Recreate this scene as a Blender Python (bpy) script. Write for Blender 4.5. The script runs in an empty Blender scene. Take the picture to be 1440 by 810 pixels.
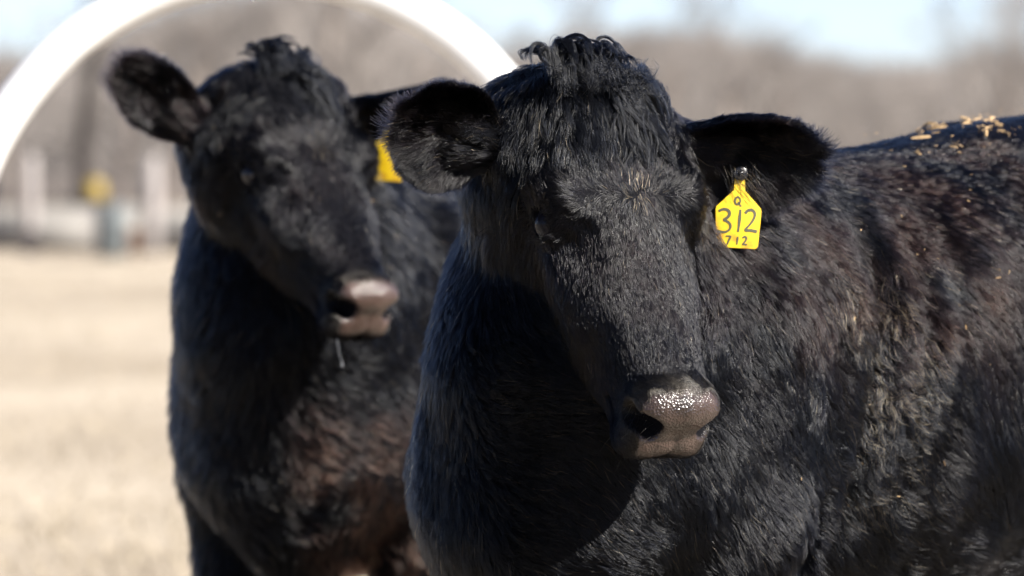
import bpy, math, random
import numpy as np
from mathutils import Vector, Matrix, kdtree
from mathutils.bvhtree import BVHTree

DENS = 1.0
random.seed(7)
RNG = np.random.default_rng(7)
sc = bpy.context.scene
R = math.radians

# ------------------------------------------------------------------ camera
CAM_H = 1.30
FPX = 8000.0                     # focal length in photo pixels (200 mm on a 36 mm, 1440 px frame)
cam_d = bpy.data.cameras.new('camera')
cam = bpy.data.objects.new('camera', cam_d)
sc.collection.objects.link(cam)
cam.location = (0, 0, CAM_H)
cam.rotation_euler = (R(90) - math.atan(175 / FPX), 0, 0)
cam_d.lens = 200
cam_d.sensor_width = 36
cam_d.clip_end = 4000
cam_d.dof.use_dof = True
cam_d.dof.focus_distance = 7.62
cam_d.dof.aperture_fstop = 5.0
sc.camera = cam

# ------------------------------------------------------------------ world, sun, exposure
SUN_AZ, SUN_EL = R(58), R(37)    # to the right of the line from the cows to the camera
sun_dir = Vector((math.sin(SUN_AZ) * math.cos(SUN_EL), -math.cos(SUN_AZ) * math.cos(SUN_EL), math.sin(SUN_EL)))
world = bpy.data.worlds.new('World')
sc.world = world
world.use_nodes = True
wn = world.node_tree
bg = wn.nodes['Background']
sky = wn.nodes.new('ShaderNodeTexSky')
sky.sky_type = 'NISHITA'
sky.sun_disc = False
sky.sun_elevation = SUN_EL
sky.sun_rotation = math.atan2(sun_dir.x, sun_dir.y)
sky.air_density = 0.62
sky.dust_density = 0.42
tone = wn.nodes.new('ShaderNodeMixRGB'); tone.blend_type = 'MULTIPLY'; tone.inputs['Fac'].default_value = 1
tone.inputs['Color2'].default_value = (1.0, .98, 1.10, 1)       # cooler white balance than the sky model's
wn.links.new(sky.outputs[0], tone.inputs['Color1']); wn.links.new(tone.outputs[0], bg.inputs[0])
bg.inputs[1].default_value = 0.05
sun_d = bpy.data.lights.new('sun', 'SUN')
sun = bpy.data.objects.new('sun', sun_d)
sc.collection.objects.link(sun)
sun_d.energy = 5.0
sun_d.angle = R(0.53)
sun_d.color = (1.0, 0.95, 0.87)
sun.rotation_euler = sun_dir.to_track_quat('Z', 'Y').to_euler()
sc.view_settings.view_transform = 'Standard'
sc.view_settings.look = 'None'
sc.view_settings.exposure = 1.85
sc.view_settings.gamma = 1
sc.cycles.max_bounces = 8
sc.cycles.use_denoising = True
sc.cycles.denoising_input_passes = 'RGB_ALBEDO_NORMAL'
sc.cycles.denoising_prefilter = 'ACCURATE'
sc.cycles.use_adaptive_sampling = False
sc.cycles.sample_clamp_indirect = 4
sc.cycles.transparent_max_bounces = 16
sc.cycles_curves.shape = 'RIBBONS'
sc.cycles_curves.subdivisions = 2

# ------------------------------------------------------------------ small helpers
def vec(*a):
    return np.array(a, dtype=np.float64)

def unit(v):
    v = np.asarray(v, dtype=np.float64)
    return v / (np.linalg.norm(v, axis=-1, keepdims=True) + 1e-12)

def P(px, py, d):
    """point of the place that lies d metres in front of the camera"""
    return vec((px - 720) / FPX * d, d, CAM_H - (py - 230) / FPX * d)

def link(o, parent=None):
    sc.collection.objects.link(o)
    if parent is not None:
        o.parent = parent
    return o

def tag(o, label=None, cat=None, group=None, kind=None):
    if label: o['label'] = label
    if cat: o['category'] = cat
    if group: o['group'] = group
    if kind: o['kind'] = kind
    return o

def mesh_obj(name, verts, faces, mat, parent=None, smooth=True, loc=None):
    me = bpy.data.meshes.new(name)
    verts = np.asarray(verts, dtype=np.float64)
    if loc is not None:
        verts = verts - np.asarray(loc)
    if isinstance(faces, np.ndarray) and len(faces):
        k = faces.shape[1]
        me.vertices.add(len(verts)); me.vertices.foreach_set('co', verts.astype(np.float32).ravel())
        me.loops.add(faces.size); me.loops.foreach_set('vertex_index', faces.astype(np.int32).ravel())
        me.polygons.add(len(faces))
        me.polygons.foreach_set('loop_start', np.arange(0, faces.size, k, dtype=np.int32))
        me.update(calc_edges=True); me.validate()
    else:
        me.from_pydata([tuple(v) for v in verts], [], [tuple(f) for f in faces])
    if smooth:
        me.polygons.foreach_set('use_smooth', np.ones(len(me.polygons), dtype=bool))
    if mat: me.materials.append(mat)
    o = bpy.data.objects.new(name, me)
    if loc is not None:
        o.location = loc
    link(o, parent)
    return o

def hash3(ix, iy, iz, seed):
    h = (ix.astype(np.int64) * 374761393 + iy.astype(np.int64) * 668265263 + iz.astype(np.int64) * 2147483647 + seed * 1274126177) & 0xffffffff
    h = ((h ^ (h >> 13)) * 1274126177) & 0xffffffff
    h = h ^ (h >> 16)
    return (h & 0xffff) / 32767.5 - 1.0

def vnoise(p, scale, seed=0):
    """smooth value noise in -1..1, p is (N,3), scale in metres"""
    q = np.asarray(p) / scale
    i = np.floor(q).astype(np.int64); f = q - i
    f = f * f * (3 - 2 * f)
    r = 0
    for dx in (0, 1):
        for dy in (0, 1):
            for dz in (0, 1):
                w = (f[:, 0] if dx else 1 - f[:, 0]) * (f[:, 1] if dy else 1 - f[:, 1]) * (f[:, 2] if dz else 1 - f[:, 2])
                r = r + w * hash3(i[:, 0] + dx, i[:, 1] + dy, i[:, 2] + dz, seed)
    return r

def vnoise3(p, scale, seed=0):
    return np.stack([vnoise(p, scale, seed * 3 + k) for k in range(3)], axis=1)

def sstep(a, b, x):
    t = np.clip((x - a) / (b - a), 0, 1)
    return t * t * (3 - 2 * t)

# ------------------------------------------------------------------ materials
def mat_new(name):
    m = bpy.data.materials.new(name); m.use_nodes = True
    nt = m.node_tree
    return m, nt, nt.nodes['Principled BSDF']

def noisy(name, c1, c2, scale=5.0, rough=0.8, bump=0.0, detail=4, coords='Object', spec=0.3, stretch=None):
    m, nt, b = mat_new(name)
    tc = nt.nodes.new('ShaderNodeTexCoord'); mp = nt.nodes.new('ShaderNodeMapping')
    nz = nt.nodes.new('ShaderNodeTexNoise'); rp = nt.nodes.new('ShaderNodeValToRGB')
    nz.inputs['Scale'].default_value = scale; nz.inputs['Detail'].default_value = detail
    if stretch: mp.inputs['Scale'].default_value = stretch
    nt.links.new(tc.outputs[coords], mp.inputs[0]); nt.links.new(mp.outputs[0], nz.inputs['Vector'])
    nt.links.new(nz.outputs['Fac'], rp.inputs[0])
    rp.color_ramp.elements[0].position = 0.3; rp.color_ramp.elements[1].position = 0.7
    rp.color_ramp.elements[0].color = (*c1, 1); rp.color_ramp.elements[1].color = (*c2, 1)
    nt.links.new(rp.outputs[0], b.inputs['Base Color'])
    b.inputs['Roughness'].default_value = rough
    b.inputs['Specular IOR Level'].default_value = spec
    if bump:
        bp = nt.nodes.new('ShaderNodeBump'); bp.inputs['Strength'].default_value = bump
        bp.inputs['Distance'].default_value = 0.02
        nt.links.new(nz.outputs['Fac'], bp.inputs['Height']); nt.links.new(bp.outputs[0], b.inputs['Normal'])
    return m

def hair_mat(name, rough=0.145, radial=0.30):
    m = bpy.data.materials.new(name); m.use_nodes = True
    nt = m.node_tree
    for n in list(nt.nodes): nt.nodes.remove(n)
    out = nt.nodes.new('ShaderNodeOutputMaterial'); h = nt.nodes.new('ShaderNodeBsdfHairPrincipled')
    h.model = 'CHIANG'; h.parametrization = 'COLOR'
    h.inputs['Roughness'].default_value = rough
    h.inputs['Radial Roughness'].default_value = radial
    h.inputs['Random Roughness'].default_value = 0.5
    h.inputs['IOR'].default_value = 1.23
    at = nt.nodes.new('ShaderNodeAttribute'); at.attribute_name = 'tint'
    nt.links.new(at.outputs['Color'], h.inputs['Color']); nt.links.new(h.outputs[0], out.inputs['Surface'])
    return m

M_HAIR = hair_mat('black_coat_hair')
M_LOCK = hair_mat('black_forelock_hair', 0.22, 0.35)
M_LEG = None

def skin_mat(name, pad_a, pad_b):
    """black skin under the coat; the nose pad (vertex attribute) is wet brown leather, the eyelids bare black skin, the nostril hollows coloured black as if in shade"""
    m, nt, b = mat_new(name)
    L = nt.links.new
    at = nt.nodes.new('ShaderNodeAttribute'); at.attribute_name = 'pad'
    tc = nt.nodes.new('ShaderNodeTexCoord')
    vo = nt.nodes.new('ShaderNodeTexVoronoi'); vo.inputs['Scale'].default_value = 300
    L(tc.outputs['Object'], vo.inputs['Vector'])
    nz = nt.nodes.new('ShaderNodeTexNoise'); nz.inputs['Scale'].default_value = 38; nz.inputs['Detail'].default_value = 8
    L(tc.outputs['Object'], nz.inputs['Vector'])
    rp = nt.nodes.new('ShaderNodeValToRGB')
    rp.color_ramp.elements[0].position = 0.35; rp.color_ramp.elements[1].position = 0.68
    rp.color_ramp.elements[0].color = (*pad_a, 1); rp.color_ramp.elements[1].color = (*pad_b, 1)
    L(nz.outputs['Fac'], rp.inputs[0])
    mx = nt.nodes.new('ShaderNodeMixRGB'); mx.inputs['Color1'].default_value = (0.003, 0.003, 0.004, 1)
    L(at.outputs['Fac'], mx.inputs['Fac']); L(rp.outputs[0], mx.inputs['Color2']); L(mx.outputs[0], b.inputs['Base Color'])
    rr = nt.nodes.new('ShaderNodeMapRange'); rr.inputs['To Min'].default_value = 0.75; rr.inputs['To Max'].default_value = 0.30
    L(at.outputs['Fac'], rr.inputs['Value'])
    L(rr.outputs[0], b.inputs['Roughness'])
    rs = nt.nodes.new('ShaderNodeMapRange'); rs.inputs['To Min'].default_value = 0.04; rs.inputs['To Max'].default_value = 0.22
    L(at.outputs['Fac'], rs.inputs['Value']); L(rs.outputs[0], b.inputs['Specular IOR Level'])
    nb = nt.nodes.new('ShaderNodeTexNoise'); nb.inputs['Scale'].default_value = 420; nb.inputs['Detail'].default_value = 3
    L(tc.outputs['Object'], nb.inputs['Vector'])
    b1 = nt.nodes.new('ShaderNodeBump'); b1.inputs['Distance'].default_value = 0.0017; b1.inputs['Strength'].default_value = 0.75
    L(vo.outputs['Distance'], b1.inputs['Height'])
    b2 = nt.nodes.new('ShaderNodeBump'); b2.inputs['Distance'].default_value = 0.0010; b2.inputs['Strength'].default_value = 0.55
    L(nb.outputs['Fac'], b2.inputs['Height']); L(b1.outputs[0], b2.inputs['Normal'])
    L(b2.outputs[0], b.inputs['Normal'])
    b.inputs['Coat Weight'].default_value = 0.0
    cw = nt.nodes.new('ShaderNodeMath'); cw.operation = 'MULTIPLY'; wet = nt.nodes.new('ShaderNodeTexNoise'); wet.inputs['Scale'].default_value = 60
    L(tc.outputs['Object'], wet.inputs['Vector']); L(at.outputs['Fac'], cw.inputs[0]); L(wet.outputs['Fac'], cw.inputs[1])
    L(cw.outputs[0], b.inputs['Coat Weight']); b.inputs['Coat Roughness'].default_value = 0.13
    L(b2.outputs[0], b.inputs['Coat Normal'])
    return m

M_SKIN1 = skin_mat('cow_skin', (0.014, 0.0090, 0.0075), (0.043, 0.0275, 0.0225))
M_SKIN2 = skin_mat('cow_skin_pinkish', (0.024, 0.014, 0.011), (0.052, 0.031, 0.025))
m, nt, b = mat_new('cow_eye'); b.inputs['Base Color'].default_value = (0.006, 0.006, 0.010, 1); b.inputs['Roughness'].default_value = 0.06
b.inputs['Specular IOR Level'].default_value = 0.12
M_EYE = m
M_EYE2 = m.copy(); M_EYE2.name = 'cow_eye_wet'; M_EYE2.node_tree.nodes['Principled BSDF'].inputs['Specular IOR Level'].default_value = 0.35

# ------------------------------------------------------------------ the cow as a distance field
def smin(a, b, k):
    h = np.clip(0.5 + 0.5 * (b - a) / k, 0, 1)
    return b * (1 - h) + a * h - k * h * (1 - h)

def smax(a, b, k):
    return -smin(-a, -b, k)

def ellips(q, c, r):
    d = (q - np.asarray(c)) / np.asarray(r)
    n = np.sqrt((d * d).sum(1)) + 1e-9
    g = np.sqrt(((d / np.asarray(r)) ** 2).sum(1)) + 1e-9
    return n * (n - 1) / g

def cone(p, a, b, ra, rb):
    a = np.asarray(a); b = np.asarray(b); ab = b - a
    t = np.clip(((p - a) @ ab) / (ab @ ab), 0, 1)
    return np.linalg.norm(p - a - t[:, None] * ab, axis=1) - (ra + (rb - ra) * t)

def spl(tab, u, col):
    """smooth interpolation of a table column (cubic hermite on a dense resample)"""
    key = (id(tab), col)
    if key not in _spl:
        x = np.array([r[0] for r in tab]); y = np.array([r[col] for r in tab])
        m_ = np.gradient(y, x)
        xs = np.linspace(x[0], x[-1], 600)
        i = np.clip(np.searchsorted(x, xs) - 1, 0, len(x) - 2)
        h = x[i + 1] - x[i]; t = (xs - x[i]) / h
        ys = (2*t**3-3*t**2+1)*y[i] + (t**3-2*t**2+t)*h*m_[i] + (-2*t**3+3*t**2)*y[i+1] + (t**3-t**2)*h*m_[i+1]
        _spl[key] = (xs, ys)
    return np.interp(u, *_spl[key])
_spl = {}

def loft(u, x, z, tab, n=2.3):
    u0, u1 = tab[0][0], tab[-1][0]
    uc = np.clip(u, u0, u1)
    w = spl(tab, uc, 1); top = spl(tab, uc, 2); bot = spl(tab, uc, 3)
    zc = (top + bot) / 2; h = (top - bot) / 2
    ax = np.abs(x) / w; az = np.abs(z - zc) / h
    r = (ax ** n + az ** n) ** (1 / n) + 1e-9
    # distance to the section outline, divided by how steep the field is there
    g = ((ax ** (n - 1) / w) ** 2 + (az ** (n - 1) / h) ** 2) ** 0.5 * r ** (1 - n) + 1e-6
    d = (r - 1) / g
    e = np.maximum(u0 - u, u - u1)
    return np.where(e > 0, np.sqrt(np.maximum(d, 0) ** 2 + e ** 2) + np.minimum(d, 0) * 0, d)

HEAD_TAB = [  # t along the face from the poll, half width, dorsal line, jaw line
    (-0.045, .062, -.050, -.130), (-0.030, .086, -.018, -.165), (-0.005, .100, .003, -.190), (0.035, .106, .012, -.205),
    (0.08, .109, .016, -.222), (0.13, .111, .016, -.236), (0.18, .107, .010, -.236), (0.23, .098, .002, -.222),
    (0.28, .092, -.003, -.205), (0.33, .082, -.006, -.184), (0.38, .070, -.008, -.163), (0.42, .063, -.009, -.150),
    (0.46, .064, -.011, -.140), (0.49, .064, -.016, -.134), (0.515, .058, -.028, -.124), (0.53, .043, -.050, -.105)]
BODY_TAB = [  # s along the spine from the breast (negative = towards the tail), half width, back line, belly line
    (-1.62, .10, 1.16, .95), (-1.55, .17, 1.24, .85), (-1.40, .235, 1.31, .76), (-1.20, .27, 1.335, .68), (-1.00, .29, 1.32, .62),
    (-0.75, .305, 1.285, .57), (-0.50, .295, 1.265, .55), (-0.32, .262, 1.27, .56), (-0.15, .235, 1.245, .57),
    (-0.02, .205, 1.16, .60), (0.08, .155, 1.04, .66), (0.15, .09, .95, .74)]
EAR_TAB = [(0.0, .024), (0.15, .036), (0.35, .057), (0.55, .066), (0.75, .060), (0.9, .040), (1.0, .012)]

class Cow:
    def __init__(s, seed, poll, yaw, pitch, roll, chest, body_yaw, lift, ears, head_scale=1.0, brow=1.0, neck_dx=0.0):
        s.brow = brow
        s.seed = seed
        s.poll = np.asarray(poll)
        h = vec(math.sin(yaw), -math.cos(yaw), 0)
        X = vec(math.cos(yaw), math.sin(yaw), 0)
        T = math.sin(pitch) * h + math.cos(pitch) * vec(0, 0, -1)
        Z = math.cos(pitch) * h + math.sin(pitch) * vec(0, 0, 1)
        # roll about the face axis
        c, q = math.cos(roll), math.sin(roll)
        s.X, s.Z, s.T = c * X + q * Z, c * Z - q * X, T
        s.hs = head_scale
        s.chest = np.asarray(chest)                    # (x, y) on the ground under the breast
        s.b = vec(-math.sin(body_yaw), -math.cos(body_yaw), 0)
        s.l = vec(math.cos(body_yaw), -math.sin(body_yaw), 0)
        s.lift = lift
        s.ears = []
        for (side, base, U, N, L, cup, bend, wid) in ears:
            U = unit(U); N = np.asarray(N, float); N = unit(N - (N @ U) * U); V = np.cross(N, U)
            s.ears.append(dict(side=side, B=s.hw(*base), U=U, N=N, V=V, L=L, cup=cup, bend=bend, wid=wid))
        s.neck = s.neck_chains(neck_dx)

    def hw(s, x, t, z):                                 # head-local to world
        return s.poll + s.hs * (x * s.X + t * s.T + z * s.Z)

    def hl(s, p):                                       # world to head-local (x, t, z)
        q = (p - s.poll) / s.hs
        return np.stack([q @ s.X, q @ s.T, q @ s.Z], axis=1)

    def bw(s, u, x, z):                                 # body-local (s, side, height) to world
        return vec(s.chest[0], s.chest[1], s.lift) + u * s.b + x * s.l + vec(0, 0, z)

    def bl(s, p):
        q = p - vec(s.chest[0], s.chest[1], s.lift)
        return np.stack([q @ s.b, q @ s.l, q[:, 2]], axis=1)

    def neck_chains(s, dx):
        a = s.hw(0, -0.01, -.075); b_ = s.hw(0, 0.10, -.135)
        w1 = s.bw(-.30, 0, 1.13); w2 = s.bw(-.10, 0, .98); w3 = s.bw(0.0, 0, .80)
        m1 = (a + w1) / 2 + vec(0, 0, -.05); m2 = (b_ + w2) / 2 + vec(0, 0, -.02)
        m3 = (b_ * .55 + w3 * .45) + vec(0, 0, -.02)
        return [(s.hw(-.030, .035, -.115), m1, .122, .145), (m1, w1, .130, .170), (b_, m2, .095, .185), (m2, w2, .185, .225), (s.hw(0, .13, -.17), m3, .06, .165), (m3, w3, .165, .195)]

    def ear_uvw(s, e, p):
        q = p - e['B']
        u = q @ e['U'] / e['L']; v = q @ e['V']; w = q @ e['N']
        return u, v, w

    def d_ear(s, e, p):
        u, v, w = s.ear_uvw(e, p)
        uc = np.clip(u, 0, 1)
        hw = spl(EAR_TAB, uc, 1) * e['wid']
        surf = e['cup'] * v * v * (1.35 - 0.6 * uc) - 0.018 + e['bend'] * uc ** 2
        a = np.abs(w - surf) * 0.82 - (0.0085 + 0.004 * (1 - uc))
        bb = np.maximum((np.abs(v) - hw) * 0.9, (u - 1) * e['L'])
        d = smax(a, bb, .007)
        d = np.maximum(d, (-0.05 - u) * e['L'])
        stem = cone(p, e['B'] - e['U'] * .03, e['B'] + e['U'] * .045 - e['N'] * .012, .036, .026)
        return smin(d, stem, .022)

    def wf(s, t):                                      # how much wider than the base form the skull is at t
        return 1 + (s.brow - 1) * np.interp(t, [-.05, .09, .17, .26, .38], [1, .95, .52, .42, 0])

    def d_head(s, p, fine=True):
        q = s.hl(p); x, t, z = q.T
        wf = s.wf(t)
        x = x / wf; q = np.stack([x, t, z], axis=1)
        ax = np.abs(x)
        # the lower face is narrower than the brow; the bridge is narrow on top
        wz = 1.0 + 0.10 * sstep(-.03, -.12, z) * sstep(.08, .2, t) * sstep(.42, .28, t) * -1.0 + 0.0 * z
        wz = wz - 0.16 * sstep(-.035, .005, z) * sstep(.24, .32, t) * sstep(.47, .40, t)
        d = loft(t, x / wz, z, HEAD_TAB, 2.45)
        # sloping nose pad plane and set back chin
        pl = (t - .478) * .73 + (z + .048) * .68
        pl = pl + 3.6 * x * x
        d = smax(d, pl, .028)
        ch = (t - .482) * .8 - (z + .118) * .60
        d = smax(d, ch, .022)
        # poll mound, brows, cheek bones, masseter, nostril wings, muzzle lips
        d = smin(d, ellips(q, (0, -.005, -.022), (.080, .040, .040)), .035)
        qa = np.stack([ax, t, z], axis=1)
        d = smin(d, ellips(qa, (.084, .143, -.028), (.031, .046, .033)), .024)
        d = d + .007 * np.exp(-((ax - .083) / .018) ** 2 - ((t - .222) / .040) ** 2) * sstep(-.10, -.04, z)
        d = smin(d, ellips(qa, (.076, .235, -.075), (.024, .080, .022)), .030)
        d = smin(d, ellips(qa, (.062, .135, -.150), (.046, .085, .075)), .030)
        d = smin(d, ellips(qa, (.043, .450, -.054), (.024, .034, .034)), .020)
        d = smin(d, ellips(q, (0, .452, -.036), (.050, .034, .032)), .022)
        d = smin(d, ellips(qa, (.035, .465, -.105), (.034, .032, .026)), .018)
        d = smin(d, ellips(q, (0, .440, -.128), (.040, .045, .020)), .02)
        if fine:
            # mouth slit
            ml = np.abs(z + .112 - .35 * (.49 - t) * 0.5 + .8 * x * x) * 1.0
            slit = np.maximum(ml - .0035, np.maximum(.40 - t, -d - .012))
            d = smax(d, -slit, .006)
            # nostrils: a comma from the outer wing down to the lip
            ns = smin(ellips(qa, (.047, .470, -.052), (.0185, .030, .0190)), ellips(qa, (.062, .450, -.060), (.020, .019, .015)), .008)
            d = smax(d, -ns, .008)
            # philtrum
            d = d + .0022 * np.exp(-(x / .004) ** 2) * sstep(.44, .47, t) * sstep(-.03, -.06, z)
            # wrinkled lids: socket, upper and lower lid
            d = smin(d, ellips(qa, (.101, .166, -.052), (.017, .030, .023)), .012)
            d = smax(d, -ellips(qa, (.1165, .170, -.052), (.025, .0215, .0135)), .004)
            d = d + .0022 * np.sin((z * 260 + t * 30)) * np.exp(-((t - .17) / .045) ** 2) * np.exp(-((z + .012) / .022) ** 2) * sstep(.04, .07, ax)
        return d * s.hs * .97

    def sdf(s, p):
        q = s.bl(p); u, x, z = q.T
        d = loft(u, x, z, BODY_TAB, 2.25)
        qa = np.stack([u, np.abs(x), z], axis=1)
        # shoulder, point of shoulder, haunch
        d = smin(d, ellips(qa, (-.20, .190, .93), (.15, .085, .27)), .07)
        d = smin(d, ellips(qa, (-.03, .150, .84), (.10, .080, .14)), .06)
        d = smin(d, ellips(qa, (-1.30, .185, .95), (.20, .10, .28)), .07)
        d = smin(d, ellips(qa, (-1.13, .170, 1.27), (.09, .07, .05)), .05)
        d = smin(d, ellips(q, (-.02, 0, .66), (.14, .09, .12)), .06)
        # legs with knees and hocks
        far = np.abs(z - .35) < .6
        if far.any():
            f = qa[far]
            def seg(a, b_, ra, rb): return cone(f, a, b_, ra, rb)
            lg = seg((-.17, .17, .74), (-.14, .16, .44), .115, .062)
            lg = smin(lg, seg((-.14, .16, .44), (-.15, .16, .14), .052, .036), .03)
            lg = smin(lg, seg((-.15, .16, .13), (-.12, .16, .05), .038, .052), .02)
            lg = smin(lg, seg((-1.28, .18, .80), (-1.20, .18, .58), .16, .10), .06)
            lg = smin(lg, seg((-1.20, .18, .60), (-1.43, .17, .42), .09, .055), .03)
            lg = smin(lg, seg((-1.43, .17, .42), (-1.40, .17, .13), .050, .038), .03)
            lg = smin(lg, seg((-1.40, .17, .13), (-1.36, .17, .05), .040, .052), .02)
            dd = d.copy(); dd[far] = smin(d[far], lg, .05); d = dd
        # tail
        d = smin(d, cone(p, s.bw(-1.60, 0, 1.20), s.bw(-1.69, 0, .95), .035, .026), .03)
        d = smin(d, cone(p, s.bw(-1.69, 0, .95), s.bw(-1.67, 0, .42), .026, .040), .02)
        for (a, b_, ra, rb) in s.neck:
            d = smin(d, cone(p, a, b_, ra, rb), .07)
        # folds of loose skin on the neck and behind the elbow
        mid = sstep(1.25, 1.05, z) * sstep(.1, .2, np.abs(x))
        w1 = u + .36 + .05 * np.sin(z * 6 + 1)
        fold = .020 * np.exp(-(w1 / .030) ** 2) * sstep(.62, .8, z) - .010 * np.exp(-((w1 - .055) / .035) ** 2)
        fold = fold + .008 * np.exp(-((w1 + .085) / .022) ** 2) * sstep(.7, .85, z) + .006 * np.exp(-((w1 + .16) / .025) ** 2)
        fold = fold + .005 * np.sin(u * 31 + z * 17 + 2 * np.sin(z * 9)) * np.sin(z * 13 - u * 8) * sstep(.05, -.1, u)
        fold = fold + .032 * np.exp(-((u + .245 + .06 * (z - .75)) / .014) ** 2) * sstep(.82, .72, z)
        d = d + fold * mid * sstep(-1.0, -.7, u)
        near = np.linalg.norm(p - s.hw(0, .2, -.08), axis=1) < .55
        if near.any():
            pn = p[near]
            h = s.d_head(pn)
            t = s.hl(pn)[:, 1]
            k = .015 + .045 * sstep(.22, .02, t)
            dn = smin(d[near], h, k)
            for e in s.ears:
                dn = smin(dn, s.d_ear(e, pn), .014)
            d = d.copy(); d[near] = dn
        return d

def axis_grid(lo, hi, flo, fhi, coarse, fine):
    a = []; x = lo
    while x < hi:
        a.append(x)
        k = max(0.0, max(flo - x, x - fhi))
        x += min(coarse, fine + k * 0.12)
    return np.array(a)

def surface(cow, fine, coarse):
    """surface nets on a grid that is fine around the head"""
    ears = [e['B'] + e['U'] * e['L'] for e in cow.ears]
    pts = np.array([cow.hw(0, -.08, 0), cow.hw(0, .54, -.1), cow.hw(.13, .1, 0), cow.hw(-.13, .1, 0)] + ears)
    lo, hi = pts.min(0) - .06, pts.max(0) + .06
    body = np.array([cow.bw(u, x, z) for u in (-1.78, .22) for x in (-.36, .36) for z in (-.02 - cow.lift, 1.4)] + [lo, hi])
    blo, bhi = body.min(0) - .03, body.max(0) + .03
    G = [axis_grid(blo[k], bhi[k], lo[k], hi[k], coarse, fine) for k in range(3)]
    n = [len(g) for g in G]
    B = 8
    F = np.empty(n, dtype=np.float32)
    starts = [range(0, n[k] - 1, B) for k in range(3)]
    # block pass
    ci, todo = [], []
    for i in starts[0]:
        for j in starts[1]:
            for k in starts[2]:
                i1, j1, k1 = min(i + B, n[0] - 1), min(j + B, n[1] - 1), min(k + B, n[2] - 1)
                ci.append((G[0][i] + G[0][i1], G[1][j] + G[1][j1], G[2][k] + G[2][k1]))
                todo.append((i, j, k, i1 + 1, j1 + 1, k1 + 1))
    ci = np.array(ci) / 2
    dc = cow.sdf(ci)
    F.fill(1.0)
    live = []
    for c, dv, t in zip(ci, dc, todo):
        r = math.sqrt((G[0][t[3]-1]-G[0][t[0]])**2 + (G[1][t[4]-1]-G[1][t[1]])**2 + (G[2][t[5]-1]-G[2][t[2]])**2) / 2
        if abs(dv) > r * 1.45 + .012:
            F[t[0]:t[3], t[1]:t[4], t[2]:t[5]] = dv
        else:
            live.append(t)
    for c0 in range(0, len(live), 400):
        ch = live[c0:c0 + 400]
        ps = []
        for t in ch:
            a, b_, c_ = np.meshgrid(G[0][t[0]:t[3]], G[1][t[1]:t[4]], G[2][t[2]:t[5]], indexing='ij')
            ps.append(np.stack([a.ravel(), b_.ravel(), c_.ravel()], 1))
        v = cow.sdf(np.concatenate(ps)); o = 0
        for t, q in zip(ch, ps):
            F[t[0]:t[3], t[1]:t[4], t[2]:t[5]] = v[o:o + len(q)].reshape(t[3]-t[0], t[4]-t[1], t[5]-t[2]); o += len(q)
    S = F < 0
    C = np.zeros([m_ - 1 for m_ in n], dtype=np.uint8)
    for dx in (0, 1):
        for dy in (0, 1):
            for dz in (0, 1):
                C += S[dx:n[0]-1+dx, dy:n[1]-1+dy, dz:n[2]-1+dz]
    cells = np.argwhere((C > 0) & (C < 8))
    idx = -np.ones(C.shape, dtype=np.int32)
    idx[cells[:, 0], cells[:, 1], cells[:, 2]] = np.arange(len(cells))
    acc = np.zeros((len(cells), 3)); cnt = np.zeros(len(cells))
    off = [(0,0,0),(1,0,0),(0,1,0),(1,1,0),(0,0,1),(1,0,1),(0,1,1),(1,1,1)]
    edges = [(0,1),(2,3),(4,5),(6,7),(0,2),(1,3),(4,6),(5,7),(0,4),(1,5),(2,6),(3,7)]
    def corner(o):
        i, j, k = cells[:, 0]+o[0], cells[:, 1]+o[1], cells[:, 2]+o[2]
        return F[i, j, k], np.stack([G[0][i], G[1][j], G[2][k]], 1)
    cr = [corner(o) for o in off]
    for a, b_ in edges:
        fa, pa = cr[a]; fb, pb = cr[b_]
        m_ = (fa < 0) != (fb < 0)
        t = np.where(m_, fa / (fa - fb + 1e-20), 0)[:, None]
        acc += np.where(m_[:, None], pa + (pb - pa) * t, 0); cnt += m_
    V = acc / cnt[:, None]
    faces = []
    for axis in range(3):
        s0 = [slice(1, n[k]-1) for k in range(3)]; s1 = list(s0)
        s0[axis] = slice(0, n[axis]-1); s1[axis] = slice(1, n[axis])
        A = S[tuple(s0)]; Bq = S[tuple(s1)]
        e = np.argwhere(A != Bq)
        o = np.array([1, 1, 1]); o[axis] = 0
        e = e + o
        a1, a2 = (axis + 1) % 3, (axis + 2) % 3
        q = []
        for (x1, x2) in ((-1, -1), (0, -1), (0, 0), (-1, 0)):
            c = e.copy(); c[:, a1] += x1; c[:, a2] += x2
            q.append(idx[c[:, 0], c[:, 1], c[:, 2]])
        q = np.stack(q, 1)
        inside = S[e[:, 0], e[:, 1], e[:, 2]]
        q[~inside] = q[~inside][:, ::-1]
        faces.append(q)
    Fc = np.concatenate(faces)
    Fc = Fc[(Fc >= 0).all(1)]
    # put the vertices exactly on the surface
    for _ in range(2):
        eps = .0012
        d0 = cow.sdf(V)
        g = np.stack([cow.sdf(V + np.eye(3)[k] * eps) - d0 for k in range(3)], 1) / eps
        gn = np.linalg.norm(g, axis=1, keepdims=True)
        step = np.clip(d0[:, None] / np.maximum(gn, .3), -.004, .004)
        V = V - step * g / np.maximum(gn, .3)
    return V, Fc

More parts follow.
